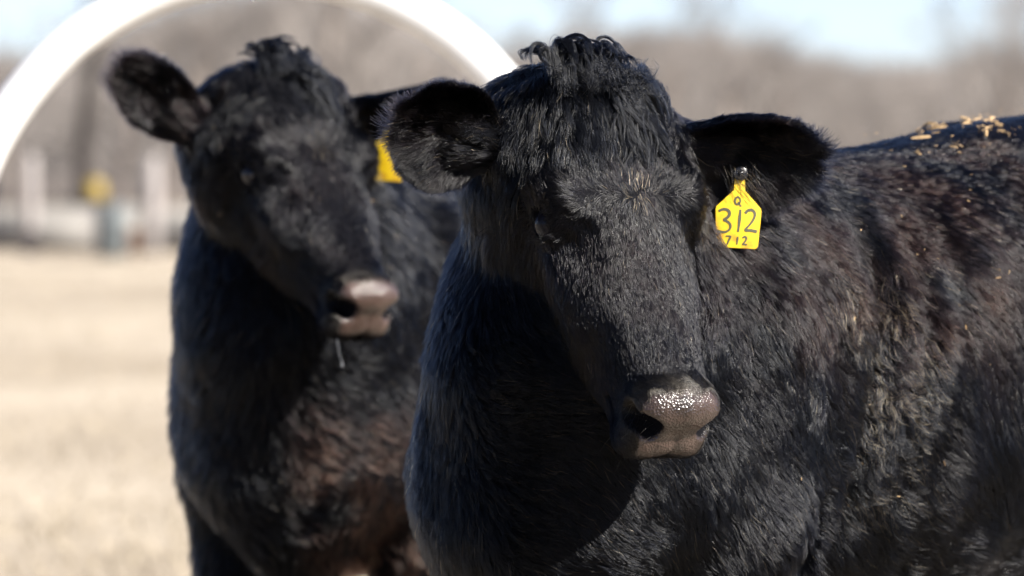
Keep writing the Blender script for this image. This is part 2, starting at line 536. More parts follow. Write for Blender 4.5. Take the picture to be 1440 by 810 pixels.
# ------------------------------------------------------------------ the place: ground, wood, hoop, yard things
def tube(path, rad, n=6, cap=True):
    """swept tube through points, radii per point"""
    path = [np.asarray(p, float) for p in path]
    V, Fc = [], []
    ref = vec(.3, .9, .2)
    for i, p in enumerate(path):
        d = unit(path[min(i + 1, len(path) - 1)] - path[max(i - 1, 0)])
        a = unit(np.cross(d, ref)); b_ = np.cross(d, a)
        r = rad[i] if hasattr(rad, '__len__') else rad
        for k in range(n):
            t = 2 * math.pi * k / n
            V.append(p + (a * math.cos(t) + b_ * math.sin(t)) * r)
    for i in range(len(path) - 1):
        for k in range(n):
            k2 = (k + 1) % n
            Fc.append((i * n + k, i * n + k2, (i + 1) * n + k2, (i + 1) * n + k))
    if cap:
        Fc.append(tuple(range(n))[::-1]); Fc.append(tuple((len(path) - 1) * n + k for k in range(n)))
    return V, Fc

def join(parts):
    V, Fc = [], []
    for v, f in parts:
        o = len(V); V.extend(v); Fc.extend(tuple(i + o for i in q) for q in f)
    return V, Fc

def empty(name, loc, label, cat, group=None):
    e = bpy.data.objects.new(name, None); e.location = tuple(loc); e.empty_display_size = .2
    link(e); tag(e, label, cat, group)
    return e

def box(cx, cy, cz, sx, sy, sz, bev=0.0):
    import bmesh
    bm = bmesh.new(); bmesh.ops.create_cube(bm, size=1)
    for v in bm.verts: v.co = (cx + v.co.x * sx, cy + v.co.y * sy, cz + v.co.z * sz)
    if bev: bmesh.ops.bevel(bm, geom=list(bm.edges), offset=bev, segments=2, affect='EDGES')
    V = [tuple(v.co) for v in bm.verts]; bm.verts.index_update()
    Fc = [tuple(v.index for v in f.verts) for f in bm.faces]; bm.free()
    return V, Fc

# ground: one sheet, gently uneven, to the horizon
M_GROUND = noisy('trampled_straw_ground', (.20, .166, .125), (.34, .294, .232), .35, .95, .4, 9, 'Object', .1, (1, .35, 1))
gx = np.concatenate([np.linspace(-1500, -60, 12), np.linspace(-50, 50, 101), np.linspace(60, 1500, 12)])
gy = np.concatenate([np.linspace(-60, -5, 6), np.linspace(0, 130, 131), np.linspace(140, 2500, 20)])
GX, GY = np.meshgrid(gx, gy, indexing='ij')
gp = np.stack([GX.ravel(), GY.ravel(), np.zeros(GX.size)], 1)
gp[:, 2] = (vnoise(gp, 4.0, 1) * .025 + vnoise(gp, 1.5, 2) * .012) * (gp[:, 1] > 11) * (gp[:, 1] < 130)
nx, ny = len(gx), len(gy)
ii, jj = np.meshgrid(np.arange(nx - 1), np.arange(ny - 1), indexing='ij')
i0 = (ii * ny + jj).ravel()
tag(mesh_obj('ground', gp, np.stack([i0, i0 + ny, i0 + ny + 1, i0 + 1], 1), M_GROUND), kind='structure')

# dry grass and straw litter on the ground, denser and longer in tufts
M_GRASS = noisy('dry_grass_blade', (.20, .165, .115), (.30, .255, .19), 2.0, .9, 0, 3)
N = 30000
d = 14 + 66 * RNG.random(N) ** 1.3
px = RNG.uniform(-150, 620, N)
gpos = np.stack([(px - 720) / FPX * d, d, np.zeros(N)], 1)
keep = vnoise(gpos, .9, 8) + .6 * vnoise(gpos, .3, 9) > RNG.uniform(-.9, .7, N)
gpos = gpos[keep]; N = len(gpos)
az = RNG.uniform(0, 2 * math.pi, N); ln = RNG.uniform(.03, .12, N); up = RNG.uniform(.05, .9, N)
dirv = np.stack([np.cos(az), np.sin(az), up], 1); sidev = np.stack([-np.sin(az), np.cos(az), np.zeros(N)], 1) * .005
gv = np.stack([gpos - sidev, gpos + sidev, gpos + dirv * ln[:, None]], 1).reshape(-1, 3)
tag(mesh_obj('dry_grass', gv, np.arange(3 * N).reshape(-1, 3), M_GRASS, smooth=False), kind='stuff')

# wood behind the pasture: a mass of bare twigs, and single bare trees in front of it
M_TWIG = noisy('bare_twigs', (.088, .079, .074), (.275, .246, .225), .16, .9, 0, 3)
M_BARK = noisy('grey_bark', (.12, .10, .09), (.26, .22, .19), 3.0, .9, .5, 6, 'Object', .2, (1, 1, .2))
M_DARKBARK = noisy('dark_bark', (.018, .015, .015), (.05, .042, .038), 3.0, .9, .5, 6, 'Object', .2, (1, 1, .2))
def wood_top(px):
    return np.interp(px, [-300, 0, 60, 150, 250, 420, 560, 620, 720, 780, 880, 1000, 1090, 1150, 1250, 1330, 1390, 1440, 1700],
                     [60, 92, 95, 60, 30, -10, 30, 80, 100, 72, 66, 58, 74, 100, 112, 108, 82, 88, 60])
N = 150000
dw = RNG.uniform(186, 225, N)
px = RNG.uniform(-260, 1700, N)
wx = (px - 720) / FPX * dw
wp = np.stack([wx, dw, np.zeros(N)], 1)
ztop = CAM_H - (wood_top(px) - 230) / FPX * 200 + vnoise(wp * vec(1, .3, 1), 2.2, 12) * .5 + vnoise(wp, .6, 13) * .25
h = RNG.random(N) ** .85
z = ztop * h
az = RNG.uniform(0, 2 * math.pi, N); ln = RNG.uniform(.3, .9, N); tilt = RNG.normal(0, .45, N)
dirv = unit(np.stack([np.cos(az) * np.abs(tilt), np.sin(az) * np.abs(tilt), np.ones(N)], 1))
w_ = .035 * (1.25 - h) + .010
sv = np.stack([w_, np.zeros(N), np.zeros(N)], 1)
c = np.stack([wx, dw, z], 1)
tv = np.stack([c - sv, c + sv, c + dirv * ln[:, None]], 1).reshape(-1, 3)
tag(mesh_obj('far_wood', tv, np.arange(3 * N).reshape(-1, 3), M_TWIG, smooth=False), kind='stuff')
# leaf litter bank and undergrowth at the foot of the wood
M_BRUSH = noisy('undergrowth', (.03, .027, .027), (.10, .085, .075), .6, .95, .8, 6)
bx = np.linspace(-50, 50, 201)
bp = []
for k, (yy, zz) in enumerate([(181, 0), (183, .75), (186, 1.1), (240, 4.2), (260, 0)]):
    v = np.stack([bx, np.full(201, yy), np.full(201, zz)], 1)
    v[:, 2] += (vnoise(v, 2.5, 20 + k) * .5 + vnoise(v, .8, 30 + k) * .2) * (zz > 0) * min(1, zz)
    v[:, 1] += vnoise(v, 1.5, 40 + k) * .8
    bp.append(v)
bp = np.array(bp).transpose(1, 0, 2).reshape(-1, 3)
ii, jj = np.meshgrid(np.arange(200), np.arange(4), indexing='ij'); i0 = (ii * 5 + jj).ravel()
tag(mesh_obj('wooded_bank', bp, np.stack([i0, i0 + 5, i0 + 6, i0 + 1], 1), M_BRUSH), kind='structure')

def tree_mesh(rng, H, spread, levels=4, r0=.14):
    trunk, crown = [], []
    def grow_branch(p, d, L, r, lvl):
        pts, rr = [p], [r]
        n = 4
        for k in range(n):
            d = unit(d + vec(rng.uniform(-.2, .2), rng.uniform(-.2, .2), rng.uniform(-.02, .14)))
            p = p + d * L / n; pts.append(p); rr.append(max(.006, r * (1 - .6 * (k + 1) / n)))
        (trunk if lvl == 0 else crown).append(tube(pts, rr, 6 if lvl == 0 else 3, cap=False))
        if lvl >= levels: return
        for k in range(7 if lvl == 0 else 5):
            f = rng.uniform(.3, 1.0) if lvl else rng.uniform(.28, 1.0)
            i = min(int(f * n), n - 1); q = pts[i] + (pts[i + 1] - pts[i]) * (f * n - i)
            a = rng.uniform(0, 6.28)
            nd = unit(d * rng.uniform(.4, 1.0) + vec(math.cos(a), math.sin(a), .25) * spread)
            grow_branch(q, nd, L * rng.uniform(.42, .62), rr[i] * .55, lvl + 1)
    grow_branch(vec(0, 0, -.05), vec(0, 0, 1), H * .72, r0, 0)
    return join(trunk), join(crown)

rt = random.Random(4)
protos = []
def put_tree(px, d, H, kind, label):
    if len(protos) <= kind: protos.append(None)
    loc = (float((px - 720) / FPX * d), float(d), 0.0)
    if protos[kind] is None:
        (tv_, tf), (cv, cf) = tree_mesh(rt, 6.0, [.7, .55, .9][kind])
        e = empty('bare_tree', loc, label, 'tree', 'bare trees along the edge of the wood')
        mesh_obj('trunk', tv_, tf, M_BARK, e); mesh_obj('crown', cv, cf, M_TWIG, e)
        protos[kind] = e
    else:
        e = protos[kind].copy(); link(e); e['label'] = label; e.location = loc
        for ch in protos[kind].children:
            c_ = ch.copy(); link(c_, e)
    e.scale = (H / 6.0,) * 3; e.rotation_euler = (0, 0, rt.uniform(0, 6.28))
    return e
TL = 'bare grey-tan tree, one of many alike melting into the blurred wood behind the pasture'
for k, (tp, H) in enumerate([(-120, 6.5), (20, 5.6), (165, 7.6), (235, 8.6), (305, 9.2), (350, 8.2), (430, 9.6), (500, 8.4), (560, 7.0), (600, 5.6), (690, 5.0),
                              (765, 6.4), (815, 6.9), (870, 6.2), (925, 6.8), (990, 6.9), (1050, 6.2), (1100, 6.5), (1180, 5.0), (1262, 4.8), (1330, 5.2),
                              (1385, 7.8), (1425, 6.8), (1500, 7.0)]):
    put_tree(tp, 162 + (k * 37 % 17), H * (.80 if H < 6.7 else .92), k % 3, TL)
# the one dark trunk inside the hoop
e = empty('dark_tree', P(119, 230, 112) * vec(1, 1, 0), 'tall tree with a dark trunk rising above the pale yard wall inside the hoop', 'tree')
rt2 = random.Random(9)
(tv_, tf), (cv, cf) = tree_mesh(rt2, 9.0, .45, 4, .20)
mesh_obj('trunk', tv_, tf, M_DARKBARK, e); mesh_obj('crown', cv, cf, M_BARK, e)

# white hoop: bent square pipe with straight legs, standing behind the second cow
M_WHITE = noisy('white_enamel_paint', (.55, .54, .52), (.82, .82, .81), 2.5, .35, .05, 4, 'Object', .5)
M_GALV = noisy('galvanised_steel', (.30, .31, .32), (.42, .43, .44), 30, .4, .05, 4, 'Object', .5)
HD, HX, HZ, RO, RI = 14.0, (375 - 720) / FPX * 14.0, CAM_H - (400 - 230) / FPX * 14.0, 462 / FPX * 14.0, 410 / FPX * 14.0
prof = []
rr_, dd_ = (RO - RI) / 2, .075
for k in range(16):
    t = 2 * math.pi * k / 16
    prof.append((rr_ * math.copysign(abs(math.cos(t)) ** .55, math.cos(t)), dd_ * math.copysign(abs(math.sin(t)) ** .55, math.sin(t))))
V, Fc = [], []
stations = [('leg', 1, z_) for z_ in (0.02, .5)] + [('arc', a) for a in np.linspace(0, math.pi, 49)] + [('leg', -1, z_) for z_ in (.5, 0.02)]
rm = (RO + RI) / 2
for st in stations:
    for (a, b_) in prof:
        if st[0] == 'leg': V.append((HX + st[1] * (rm + a), HD + b_, st[2]))
        else: V.append((HX + (rm + a) * math.cos(st[1]), HD + b_, HZ + (rm + a) * math.sin(st[1])))
for i in range(len(stations) - 1):
    for k in range(16):
        k2 = (k + 1) % 16
        Fc.append((i * 16 + k, i * 16 + k2, (i + 1) * 16 + k2, (i + 1) * 16 + k))
hp = empty('white_hoop', (HX, HD, 0), 'big white painted hoop arching behind the left cow', 'hoop')
mesh_obj('arch', np.array(V) - vec(HX, HD, 0), Fc, M_WHITE, hp)
for s_ in (-1, 1):
    v, f = box(s_ * rm, 0, .012, .26, .26, .018, .004)
    mesh_obj('foot_plate', v, f, M_GALV, hp)

# yard edge 80 m away: fence posts with rails, a pale concrete feed trough, a barrel and a yellow bucket
M_POST = noisy('weathered_post', (.19, .173, .166), (.28, .256, .245), 6, .9, .6, 6, 'Object', .2, (1, 1, .15))
M_CONC = noisy('pale_concrete', (.16, .15, .137), (.21, .198, .182), 3, .85, .3, 7)
ws = ['second', 'third']
def post(px, label, d=80.0, H=1.42, r=.105):
    loc = P(px, 230, d) * vec(1, 1, 0)
    v, f = tube([(0, 0, -.1), (.005, 0, H * .5), (0, .01, H - .04), (0, .01, H)], [r, r * .97, r * .93, r * .7], 12)
    o = mesh_obj('fence_post', v, f, M_POST); o.location = tuple(loc)
    tag(o, label, 'fence post', 'thick posts of the far yard fence')
post(42, 'thick pale post seen inside the hoop near its left edge')
post(214, 'thick pale post just left of the blurred cow\'s cheek', r=.13)
PL = 'thick pale fence post hidden behind the cows or beyond the picture'
tr = empty('feed_trough', P(90, 230, 83) * vec(1, 1, 0), 'long pale concrete feed trough running behind the posts', 'trough')
for k in range(-3, 5):
    x0 = k * 2.2
    v, f = box(x0, 0, .27, 2.16, .07, .54, .01); mesh_obj('front_panel', v, f, M_CONC, tr)
v, f = box(1.1, .55, .33, 17.4, .07, .66, .01); mesh_obj('back_wall', v, f, M_CONC, tr)
v, f = box(1.1, .28, .10, 17.4, .46, .10, .01); mesh_obj('trough_floor', v, f, M_CONC, tr)

M_BLUE = noisy('faded_blue_plastic', (.062, .070, .072), (.095, .105, .107), 5, .5, .1, 4)
M_YEL = noisy('yellow_plastic', (.16, .11, .018), (.22, .155, .03), 5, .4, .05, 4)
bl = empty('barrel', P(158, 230, 78.5) * vec(1, 1, 0), 'faded pale blue plastic barrel by the far fence', 'barrel')
prof = [(.0, .27), (.05, .285), (.30, .295), (.32, .305), (.35, .295), (.58, .295), (.60, .305), (.63, .295), (.84, .285), (.88, .26)]
v, f = tube([(0, 0, a) for a, _ in prof], [r for _, r in prof], 24); mesh_obj('drum', v, f, M_BLUE, bl)
v, f = tube([(0, 0, .875), (0, 0, .895)], [.262, .255], 24); mesh_obj('lid', v, f, M_BLUE, bl); bl.scale = (.78, .78, .82)
bk = empty('bucket', P(133, 230, 79.4) * vec(1, 1, 0) , 'round yellow tub upturned on a short stand left of the blue barrel', 'bucket')
v, f = tube([(0, 0, .80), (0, 0, .84), (0, 0, 1.0), (0, 0, 1.06), (0, 0, 1.08)], [.17, .165, .15, .12, .05], 24); mesh_obj('tub', v, f, M_YEL, bk)
for a in (0, 2.1, 4.2):
    v, f = tube([(math.cos(a) * .13, math.sin(a) * .13, 0), (math.cos(a) * .09, math.sin(a) * .09, .80)], [.02, .02], 6)
    mesh_obj('leg', v, f, M_POST, bk)
M_RUST = noisy('rusty_brown_iron', (.05, .03, .022), (.13, .075, .05), 9, .8, .4, 5)
bl2 = empty('block_stand', P(186, 230, 77.5) * vec(1, 1, 0), 'dark rusty low stand right of the blue barrel', 'stand')
v, f = box(0, 0, .25, .17, .30, .30, .02); mesh_obj('box', v, f, M_RUST, bl2)
for sx in (-1, 1):
    for sy in (-1, 1):
        v, f = box(sx * .07, sy * .12, .05, .03, .03, .10); mesh_obj('leg', v, f, M_RUST, bl2)

def pad_mask(q):
    """1 on the bare nose leather, 0 on haired skin; q is head-local"""
    x, t, z = q.T
    ax = np.abs(x)
    n = vnoise(q, .006, 91) * .0030 + vnoise(q, .015, 92) * .0030
    on = sstep(.434, .456, t + n * 1.5)
    hw = np.interp(-z, [.0, .03, .055, .08, .115], [.055, .063, .058, .053, .047])
    side = sstep(hw + .003, hw - .002, ax + n)
    low = sstep(-.103, -.090, z + n)
    return on * side * low

def build_body(cow, name, mat, fine, coarse, label):
    V, Fc = surface(cow, fine, coarse)
    base = vec(cow.chest[0], cow.chest[1], 0) - cow.b * .7
    o = mesh_obj(name, V, Fc, mat, loc=base)
    q = cow.hl(V)
    near = (np.abs(q) < .7).all(1)
    pad = np.zeros(len(V)); pad[near] = pad_mask(q[near]) * sstep(-.0050, -.0015, cow.d_head(V[near], fine=False))  # pad colour drops to black inside the nostrils, shade put into the colour
    a = o.data.attributes.new('pad', 'FLOAT', 'POINT'); a.data.foreach_set('value', pad.astype(np.float32))
    tag(o, label, 'cow', 'black cows')
    cow.V, cow.F, cow.base, cow.obj = V, Fc, base, o
    import bmesh
    for side in (-1, 1):
        c = cow.hw(side * .0985 * float(cow.wf(.169)), .169, -.053)
        bm = bmesh.new(); bmesh.ops.create_uvsphere(bm, u_segments=24, v_segments=16, radius=.0230 * cow.hs)
        me = bpy.data.meshes.new('eye'); bm.to_mesh(me); bm.free(); me.materials.append(M_EYE2 if mat is M_SKIN2 else M_EYE)
        me.polygons.foreach_set('use_smooth', np.ones(len(me.polygons), dtype=bool))
        e = bpy.data.objects.new('eye', me); e.location = tuple(c - base); link(e, o)
    return o

# front cow, sharp, head turned a little to its left
cow1 = Cow(11, poll=P(850, 136, 7.80), yaw=R(33), pitch=R(28), roll=R(0), chest=(0.062, 7.98), body_yaw=R(42), lift=.04,
           ears=[(-1, (-.140, .048, -.066), (-.84, -.48, .20), (-.16, -1, -.22), .158, 4, -.006, 1.08),
                 (1, (.125, .054, -.064), (.99, .04, -.09), (-.1, -.88, -.48), .212, 6, -.012, 1.08)], head_scale=1.0, brow=1.22)
cow2 = Cow(23, poll=P(408, 120, 9.62), yaw=R(35), pitch=R(39), roll=R(-2), chest=(-0.365, 9.82), body_yaw=R(19), lift=.02,
           ears=[(-1, (-.160, .062, -.085), (-.76, -.10, .62), (.05, -1, -.3), .190, 5, -.01, .82),
                 (1, (.122, .045, -.050), (.96, .10, .14), (-.1, -.6, -.75), .200, 8, -.01, 1.0)], head_scale=.93, brow=1.42)
build_body(cow1, 'cow', M_SKIN1, .0040, .012, 'black cow in sharp focus in front, brown wet nose, beside the ear tag numbered 312')
build_body(cow2, 'cow.001', M_SKIN2, .0065, .016, 'blurred black cow standing behind and left of the front cow, pinkish nose')

# ------------------------------------------------------------------ hair
def curves_obj(name, pts, rad, tint, mat, cow):
    """pts (N,K,3) world, rad (N,K), tint (N,3)"""
    N, K = rad.shape
    hc = bpy.data.hair_curves.new(name)
    hc.add_curves([K] * N)
    hc.points.foreach_set('position', (pts - cow.base).astype(np.float32).ravel())
    a = hc.attributes.get('radius') or hc.attributes.new('radius', 'FLOAT', 'POINT')
    a.data.foreach_set('value', rad.astype(np.float32).ravel())
    c = hc.attributes.new('tint', 'FLOAT_COLOR', 'CURVE')
    c.data.foreach_set('color', np.concatenate([tint, np.ones((N, 1))], 1).astype(np.float32).ravel())
    hc.materials.append(mat)
    o = bpy.data.objects.new(name, hc)
    return link(o, cow.obj)

def prepare(cow):
    """triangles that can be seen from about the camera"""
    if True:
        q = cow.V[cow.F]
        T = np.concatenate([cow.F[:, [0, 1, 2]], cow.F[:, [0, 2, 3]]])
        tv = cow.V[T]
        nn = np.cross(tv[:, 1] - tv[:, 0], tv[:, 2] - tv[:, 0]); ar = np.linalg.norm(nn, axis=1) / 2
        nn = unit(nn); c = tv.mean(1)
        cam_v = unit(vec(0, 0, CAM_H) - c)
        px = 720 + c[:, 0] / c[:, 1] * FPX; py = 230 - (c[:, 2] - CAM_H) / c[:, 1] * FPX
        ok = ((nn * cam_v).sum(1) > -.30) & (px > -80) & (px < 1520) & (py > -60) & (py < 880) & (ar > 1e-10)
        T, tv, nn, ar, c = T[ok], tv[ok], nn[ok], ar[ok], c[ok]
        # smooth vertex normals
        vn = np.zeros_like(cow.V)
        for k in range(3): np.add.at(vn, T[:, k], nn * ar[:, None])
        cow.vn = unit(vn)
        cow.tri, cow.tv, cow.tn, cow.ta, cow.tc = T, tv, nn, ar, c

def scatter(cow, n, weight):
    """n roots; weight(centres, normals) gives the density"""
    w = cow.ta * weight(cow.tc, cow.tn)
    w = w / w.sum()
    i = np.searchsorted(np.cumsum(w), RNG.random(n)).clip(0, len(w) - 1)
    a, b_ = RNG.random(n), RNG.random(n)
    f = a + b_ > 1; a[f] = 1 - a[f]; b_[f] = 1 - b_[f]
    t = cow.tv[i]
    p = t[:, 0] + (t[:, 1] - t[:, 0]) * a[:, None] + (t[:, 2] - t[:, 0]) * b_[:, None]
    vn = cow.vn[cow.tri[i]]
    nrm = unit(vn[:, 0] * (1 - a - b_)[:, None] + vn[:, 1] * a[:, None] + vn[:, 2] * b_[:, None])
    return p, nrm

def regions(cow, p):
    """head-local coordinates, ear index and ear coordinates, body-local coordinates"""
    q = cow.hl(p)
    ear = -np.ones(len(p), dtype=int); uvw = np.zeros((len(p), 3))
    for k, e in enumerate(cow.ears):
        u, v, w = cow.ear_uvw(e, p)
        m_ = (u > .12) & (u < 1.1) & (np.abs(v) < .085) & (w > -.05) & (w < .06)
        m_ &= (np.abs(q[:, 0]) > .088 * cow.brow)
        ear[m_] = k; uvw[m_] = np.stack([u, v, w], 1)[m_]
    inh = (q[:, 1] > -.12) & (q[:, 1] < .56) & (np.abs(q[:, 0]) < .18) & (q[:, 2] > -.26) & (q[:, 2] < .08)
    head = np.zeros(len(p), bool)
    if inh.any():
        head[np.where(inh)[0]] = cow.d_head(p[inh], fine=False) < .006
    head &= ear < 0
    return q, ear, uvw, head, cow.bl(p)

def clumps(p, tips, per, jit=.0, seed=0):
    """index of the nearest of len/per randomly picked strands"""
    n = max(2, int(len(p) / per))
    pick = RNG.choice(len(p), n, replace=False)
    kd = kdtree.KDTree(n)
    for k, i in enumerate(pick): kd.insert(p[i], k)
    kd.balance()
    f = kd.find
    return pick[np.array([f(x)[1] for x in p])]

def grow(cow, name, p, nrm, flow, length, lift0, lift1, droop, wave, clump, per, rad, tint, mat=None, K=5):
    """strands that leave the skin at lift0, bend to lift1, wave, and gather in clumps"""
    N = len(p)
    fl = unit(flow - (flow * nrm).sum(1)[:, None] * nrm)
    bi = np.cross(nrm, fl)
    L = length * RNG.uniform(.72, 1.12, N)
    s = np.linspace(0, 1, K)
    pts = np.empty((N, K, 3)); pts[:, 0] = p
    ph = vnoise(p, .012, 5) * 3.0
    jl = RNG.normal(0, .095, N)
    cur = pts[:, 0].copy()
    side = RNG.normal(0, .24, N)
    for k in range(1, K):
        x = s[k]
        up = np.maximum(lift0 * (1 - x) + lift1 * x + jl, -.02)
        d = unit(fl + nrm * up[:, None] + bi * (side + wave * np.cos(ph + x * 5.0))[:, None] + vec(0, 0, -1) * (droop * x)[:, None])
        cur = cur + d * (L / (K - 1))[:, None]
        pts[:, k] = cur
    if per > 1:
        g = clumps(p, None, per)
        ratio = (L / L[g])[:, None]
        for k in range(1, K):
            gp = pts[g, 0] + (pts[g, k] - pts[g, 0]) * ratio
            w = (clump * s[k] ** 1.3)[:, None]
            pts[:, k] = pts[:, k] * (1 - w) + gp * w
    r = rad * (1 - .72 * s[None, :] ** 1.5) * RNG.uniform(.7, 1.2, N)[:, None]
    return curves_obj(name, pts, r, tint, mat or M_HAIR, cow)

def tints(cow, p, brown, dirt, rich=1.0):
    """black hair with sun-bleached brown patches and dusty tips"""
    N = len(p)
    c = np.tile(vec(.0026, .0029, .0040), (N, 1)) * RNG.uniform(.4, 1.8, N)[:, None]
    br = np.clip(brown * (.55 + .8 * vnoise(p, .07, 31) + .4 * vnoise(p, .02, 32)), 0, 1)[:, None]
    c = c * (1 - br) + vec(.015, .0072, .0052) * rich * br * RNG.uniform(.5, 1.3, N)[:, None]
    m_ = RNG.random(N) < dirt
    c[m_] = vec(.26, .17, .09) * RNG.uniform(.4, 1.3, m_.sum())[:, None]
    return c

def coat(cow, nb, nh, ne, rad, blur=False):
    # ---- body and neck
    prepare(cow)
    pos = cow.tc
    _, ear, _, head, _ = regions(cow, pos)
    wb = (~head & (ear < 0)).astype(float)
    p, n = scatter(cow, int(nb * DENS), lambda c, m_: wb)
    q, ear, uvw, head, bl = regions(cow, p)
    u, x, z = bl.T
    hd = np.linalg.norm(p - cow.hw(0, .05, -.1), axis=1)
    neck = sstep(.62, .25, hd)
    down = vec(0, 0, -1.0)
    back = -cow.b
    flank = sstep(.05, -.25, u)
    fl = back[None] * (.20 + .55 * flank)[:, None] + down[None] * (1.0 - .35 * flank)[:, None]
    lowf = (sstep(.92, .74, z) * sstep(-.30, -.45, u))[:, None]
    fl = fl * (1 - lowf) + lowf * (back * .75 + cow.l * .45 + down * .35)
    toc = unit(cow.l * .75 - cow.b * .10 + down * .62)
    side_n = (sstep(-.34, -.20, u) * sstep(.0, .10, x) * sstep(1.22, 1.0, z))[:, None]
    fl = fl * (1 - side_n) + toc[None] * side_n
    fl = unit(fl)
    # hair of the upper flank lies steeply down and back, away from the sun's glint
    uf = (sstep(-.36, -.50, u) * sstep(.86, 1.0, z) * sstep(1.30, 1.22, z))[:, None]
    fl = fl * (1 - uf) + uf * unit(back * .62 + down * .80)
    # swirls and tousled patches
    fl = fl + (vnoise3(p, .14, 40) * .55 + vnoise3(p, .32, 140) * .35 + vnoise3(p, .040, 43) * .26) * (1 - .55 * uf)
    crease = np.exp(-((u + .40 + .05 * vnoise(p, .09, 3)) / .085) ** 2) * sstep(.72, .84, z) * sstep(1.16, 1.06, z) * (x > 0)
    L = .035 + .008 * vnoise(p, .10, 44) + .007 * vnoise(p, .30, 144) + .018 * crease
    L = L * (1 - .35 * sstep(1.15, 1.25, z) * (u < -.3)) * (1 - .22 * sstep(-.36, -.50, u) * sstep(.86, 1.0, z))
    fl = fl + crease[:, None] * (cow.b * .2 + vnoise3(p, .02, 61) * 1.0)
    brown = sstep(.1, -.3, u) * sstep(.0, .10, x) * (.15 + .85 * sstep(.85, 1.05, z)) * .45
    low = sstep(.95, .75, z)
    if blur: brown = sstep(.92, .72, z) * sstep(.02, .12, x) * 1.6
    tint = tints(cow, p, brown, .014 + .26 * crease * (vnoise(p, .03, 66) > -.2), 2.8 if blur else 1.0)
    N = len(p)
    grow(cow, 'body_coat', p, n, fl, L, .50 + .2 * vnoise(p, .03, 46) + .24 * vnoise(p, .11, 147), .18 + .15 * vnoise(p, .05, 47) + .16 * vnoise(p, .11, 147), .12 * np.ones(N), .22 + .9 * crease,
         np.clip(.46 + .25 * vnoise(p, .06, 48) + .3 * crease, 0, .92), 20, rad, tint)
    # ---- head
    _, ear, _, head, _ = regions(cow, pos)
    qh = cow.hl(pos); pm = np.zeros(len(pos)); pm[head] = pad_mask(qh[head])
    def wfun(c, m_):
        t = qh[:, 1]
        w = head * (1 - pm)
        eye = np.minimum(np.linalg.norm(qh - vec(.113 * float(cow.wf(.168)), .168, -.056), axis=1), np.linalg.norm(qh - vec(-.113 * float(cow.wf(.168)), .168, -.056), axis=1))
        w = w * sstep(.019, .025, eye * (.8 if blur else 1))
        return w * (1 + 1.3 * sstep(.2, .35, t) + 5.0 * sstep(.38, .44, t))
    p, n = scatter(cow, int(nh * DENS), wfun)
    q = cow.hl(p); x, t, z = q.T; ax = np.abs(x)
    N = len(p)
    dw = t - .155 + .012 * vnoise(p, .045, 161) + .006 * vnoise(p, .015, 162)
    below = sstep(-.012, .012, dw)
    fx = x * (9 * below + 4 * (1 - below)) / (1 + 9 * np.abs(dw)) + .001
    ft = np.tanh(dw * 40)
    fz = np.zeros(N)
    mz = sstep(.385, .425, t) * sstep(-.07, -.04, z)
    ft = ft * (1 - .75 * mz); fx = fx * (1 - mz) + mz * .55 * np.tanh(2.5 * vnoise(p, .022, 160))
    cheek = sstep(-.05, -.11, z) * sstep(.42, .30, t)
    fx = fx * (1 - cheek); ft = ft * (1 - cheek) + .75 * cheek; fz = fz * (1 - cheek) - .65 * cheek
    top = sstep(.03, -.01, t)
    ft = ft * (1 - top) + top * (-.5); fx = fx + top * np.tanh(x * 30) * .6
    fl = fx[:, None] * cow.X + ft[:, None] * cow.T + fz[:, None] * cow.Z
    fl = unit(fl) + vnoise3(p, .045, 50) * .30 + vnoise3(p, .012, 53) * .22 * sstep(.45, .2, t)[:, None]
    L = np.interp(t, [-.05, .02, .07, .12, .18, .26, .36, .42, .455, .50], [.026, .026, .023, .019, .016, .0140, .0120, .0085, .0046, .0030])
    L = L * (1 + .8 * cheek) * (1 + .2 * vnoise(p, .03, 55))
    lift = np.interp(t, [-.02, .04, .1, .2, .4], [.50, .32, .18, .10, .13])
    lift = lift + .22 * cheek; L = L * (1 + .35 * cheek)
    fl = fl + (vnoise3(p, .03, 151) * .45 + vnoise3(p, .009, 153) * .35) * cheek[:, None]
    wh = np.exp(-((x / .016) ** 2 + (dw / .022) ** 2))
    tint = tints(cow, p, .15 * np.ones(N), .004 + .25 * wh)
    fz_ = (sstep(.405, .44, t) * sstep(-.10, -.06, z))[:, None]
    tint = tint * (1 - fz_) + vec(.030, .026, .021) * fz_ * RNG.uniform(.3, 1.6, N)[:, None]
    grow(cow, 'face_coat', p, n, fl, L, lift + .10 * vnoise(p, .02, 57), lift * .2, .30 * sstep(.1, .2, t), .12 * np.ones(N) + .3 * top,
         np.clip(.66 + .25 * vnoise(p, .03, 58) - .3 * sstep(.38, .45, t) - .15 * top, 0, .9), 11, rad * np.interp(t, [0, .3, .45], [1, .85, .6])[:, None], tint)
    # ---- ears
    for k, e in enumerate(cow.ears):
        _, ear, uv, _, _ = regions(cow, pos)
        we = (ear == k).astype(float)
        we = we * (1 + 1.2 * sstep(.035, .06, np.abs(uv[:, 1])) + .8 * sstep(.8, 1, uv[:, 0]))
        p, n = scatter(cow, int(ne * DENS), lambda c, m_: we)
        u, v, w = cow.ear_uvw(e, p)
        hw = spl(EAR_TAB, np.clip(u, 0, 1), 1) * e['wid']
        rim = sstep(.55, 1.0, np.abs(v) / hw)
        tip = sstep(.6, 1.0, u)
        inside = (n @ e['N']) > 0
        fl = e['U'] * (.8 + .2 * tip)[:, None] + e['V'] * (np.sign(v) * (.25 + .9 * rim))[:, None] + e['N'] * (.25 * inside)[:, None]
        fl = fl + vnoise3(p, .03, 70) * .35 + vnoise3(p, .010, 73) * .25
        N = len(p)
        L = .014 + .004 * rim + .005 * tip + .020 * inside * (1 - rim)
        L = L * (1 + .25 * vnoise(p, .02, 75))
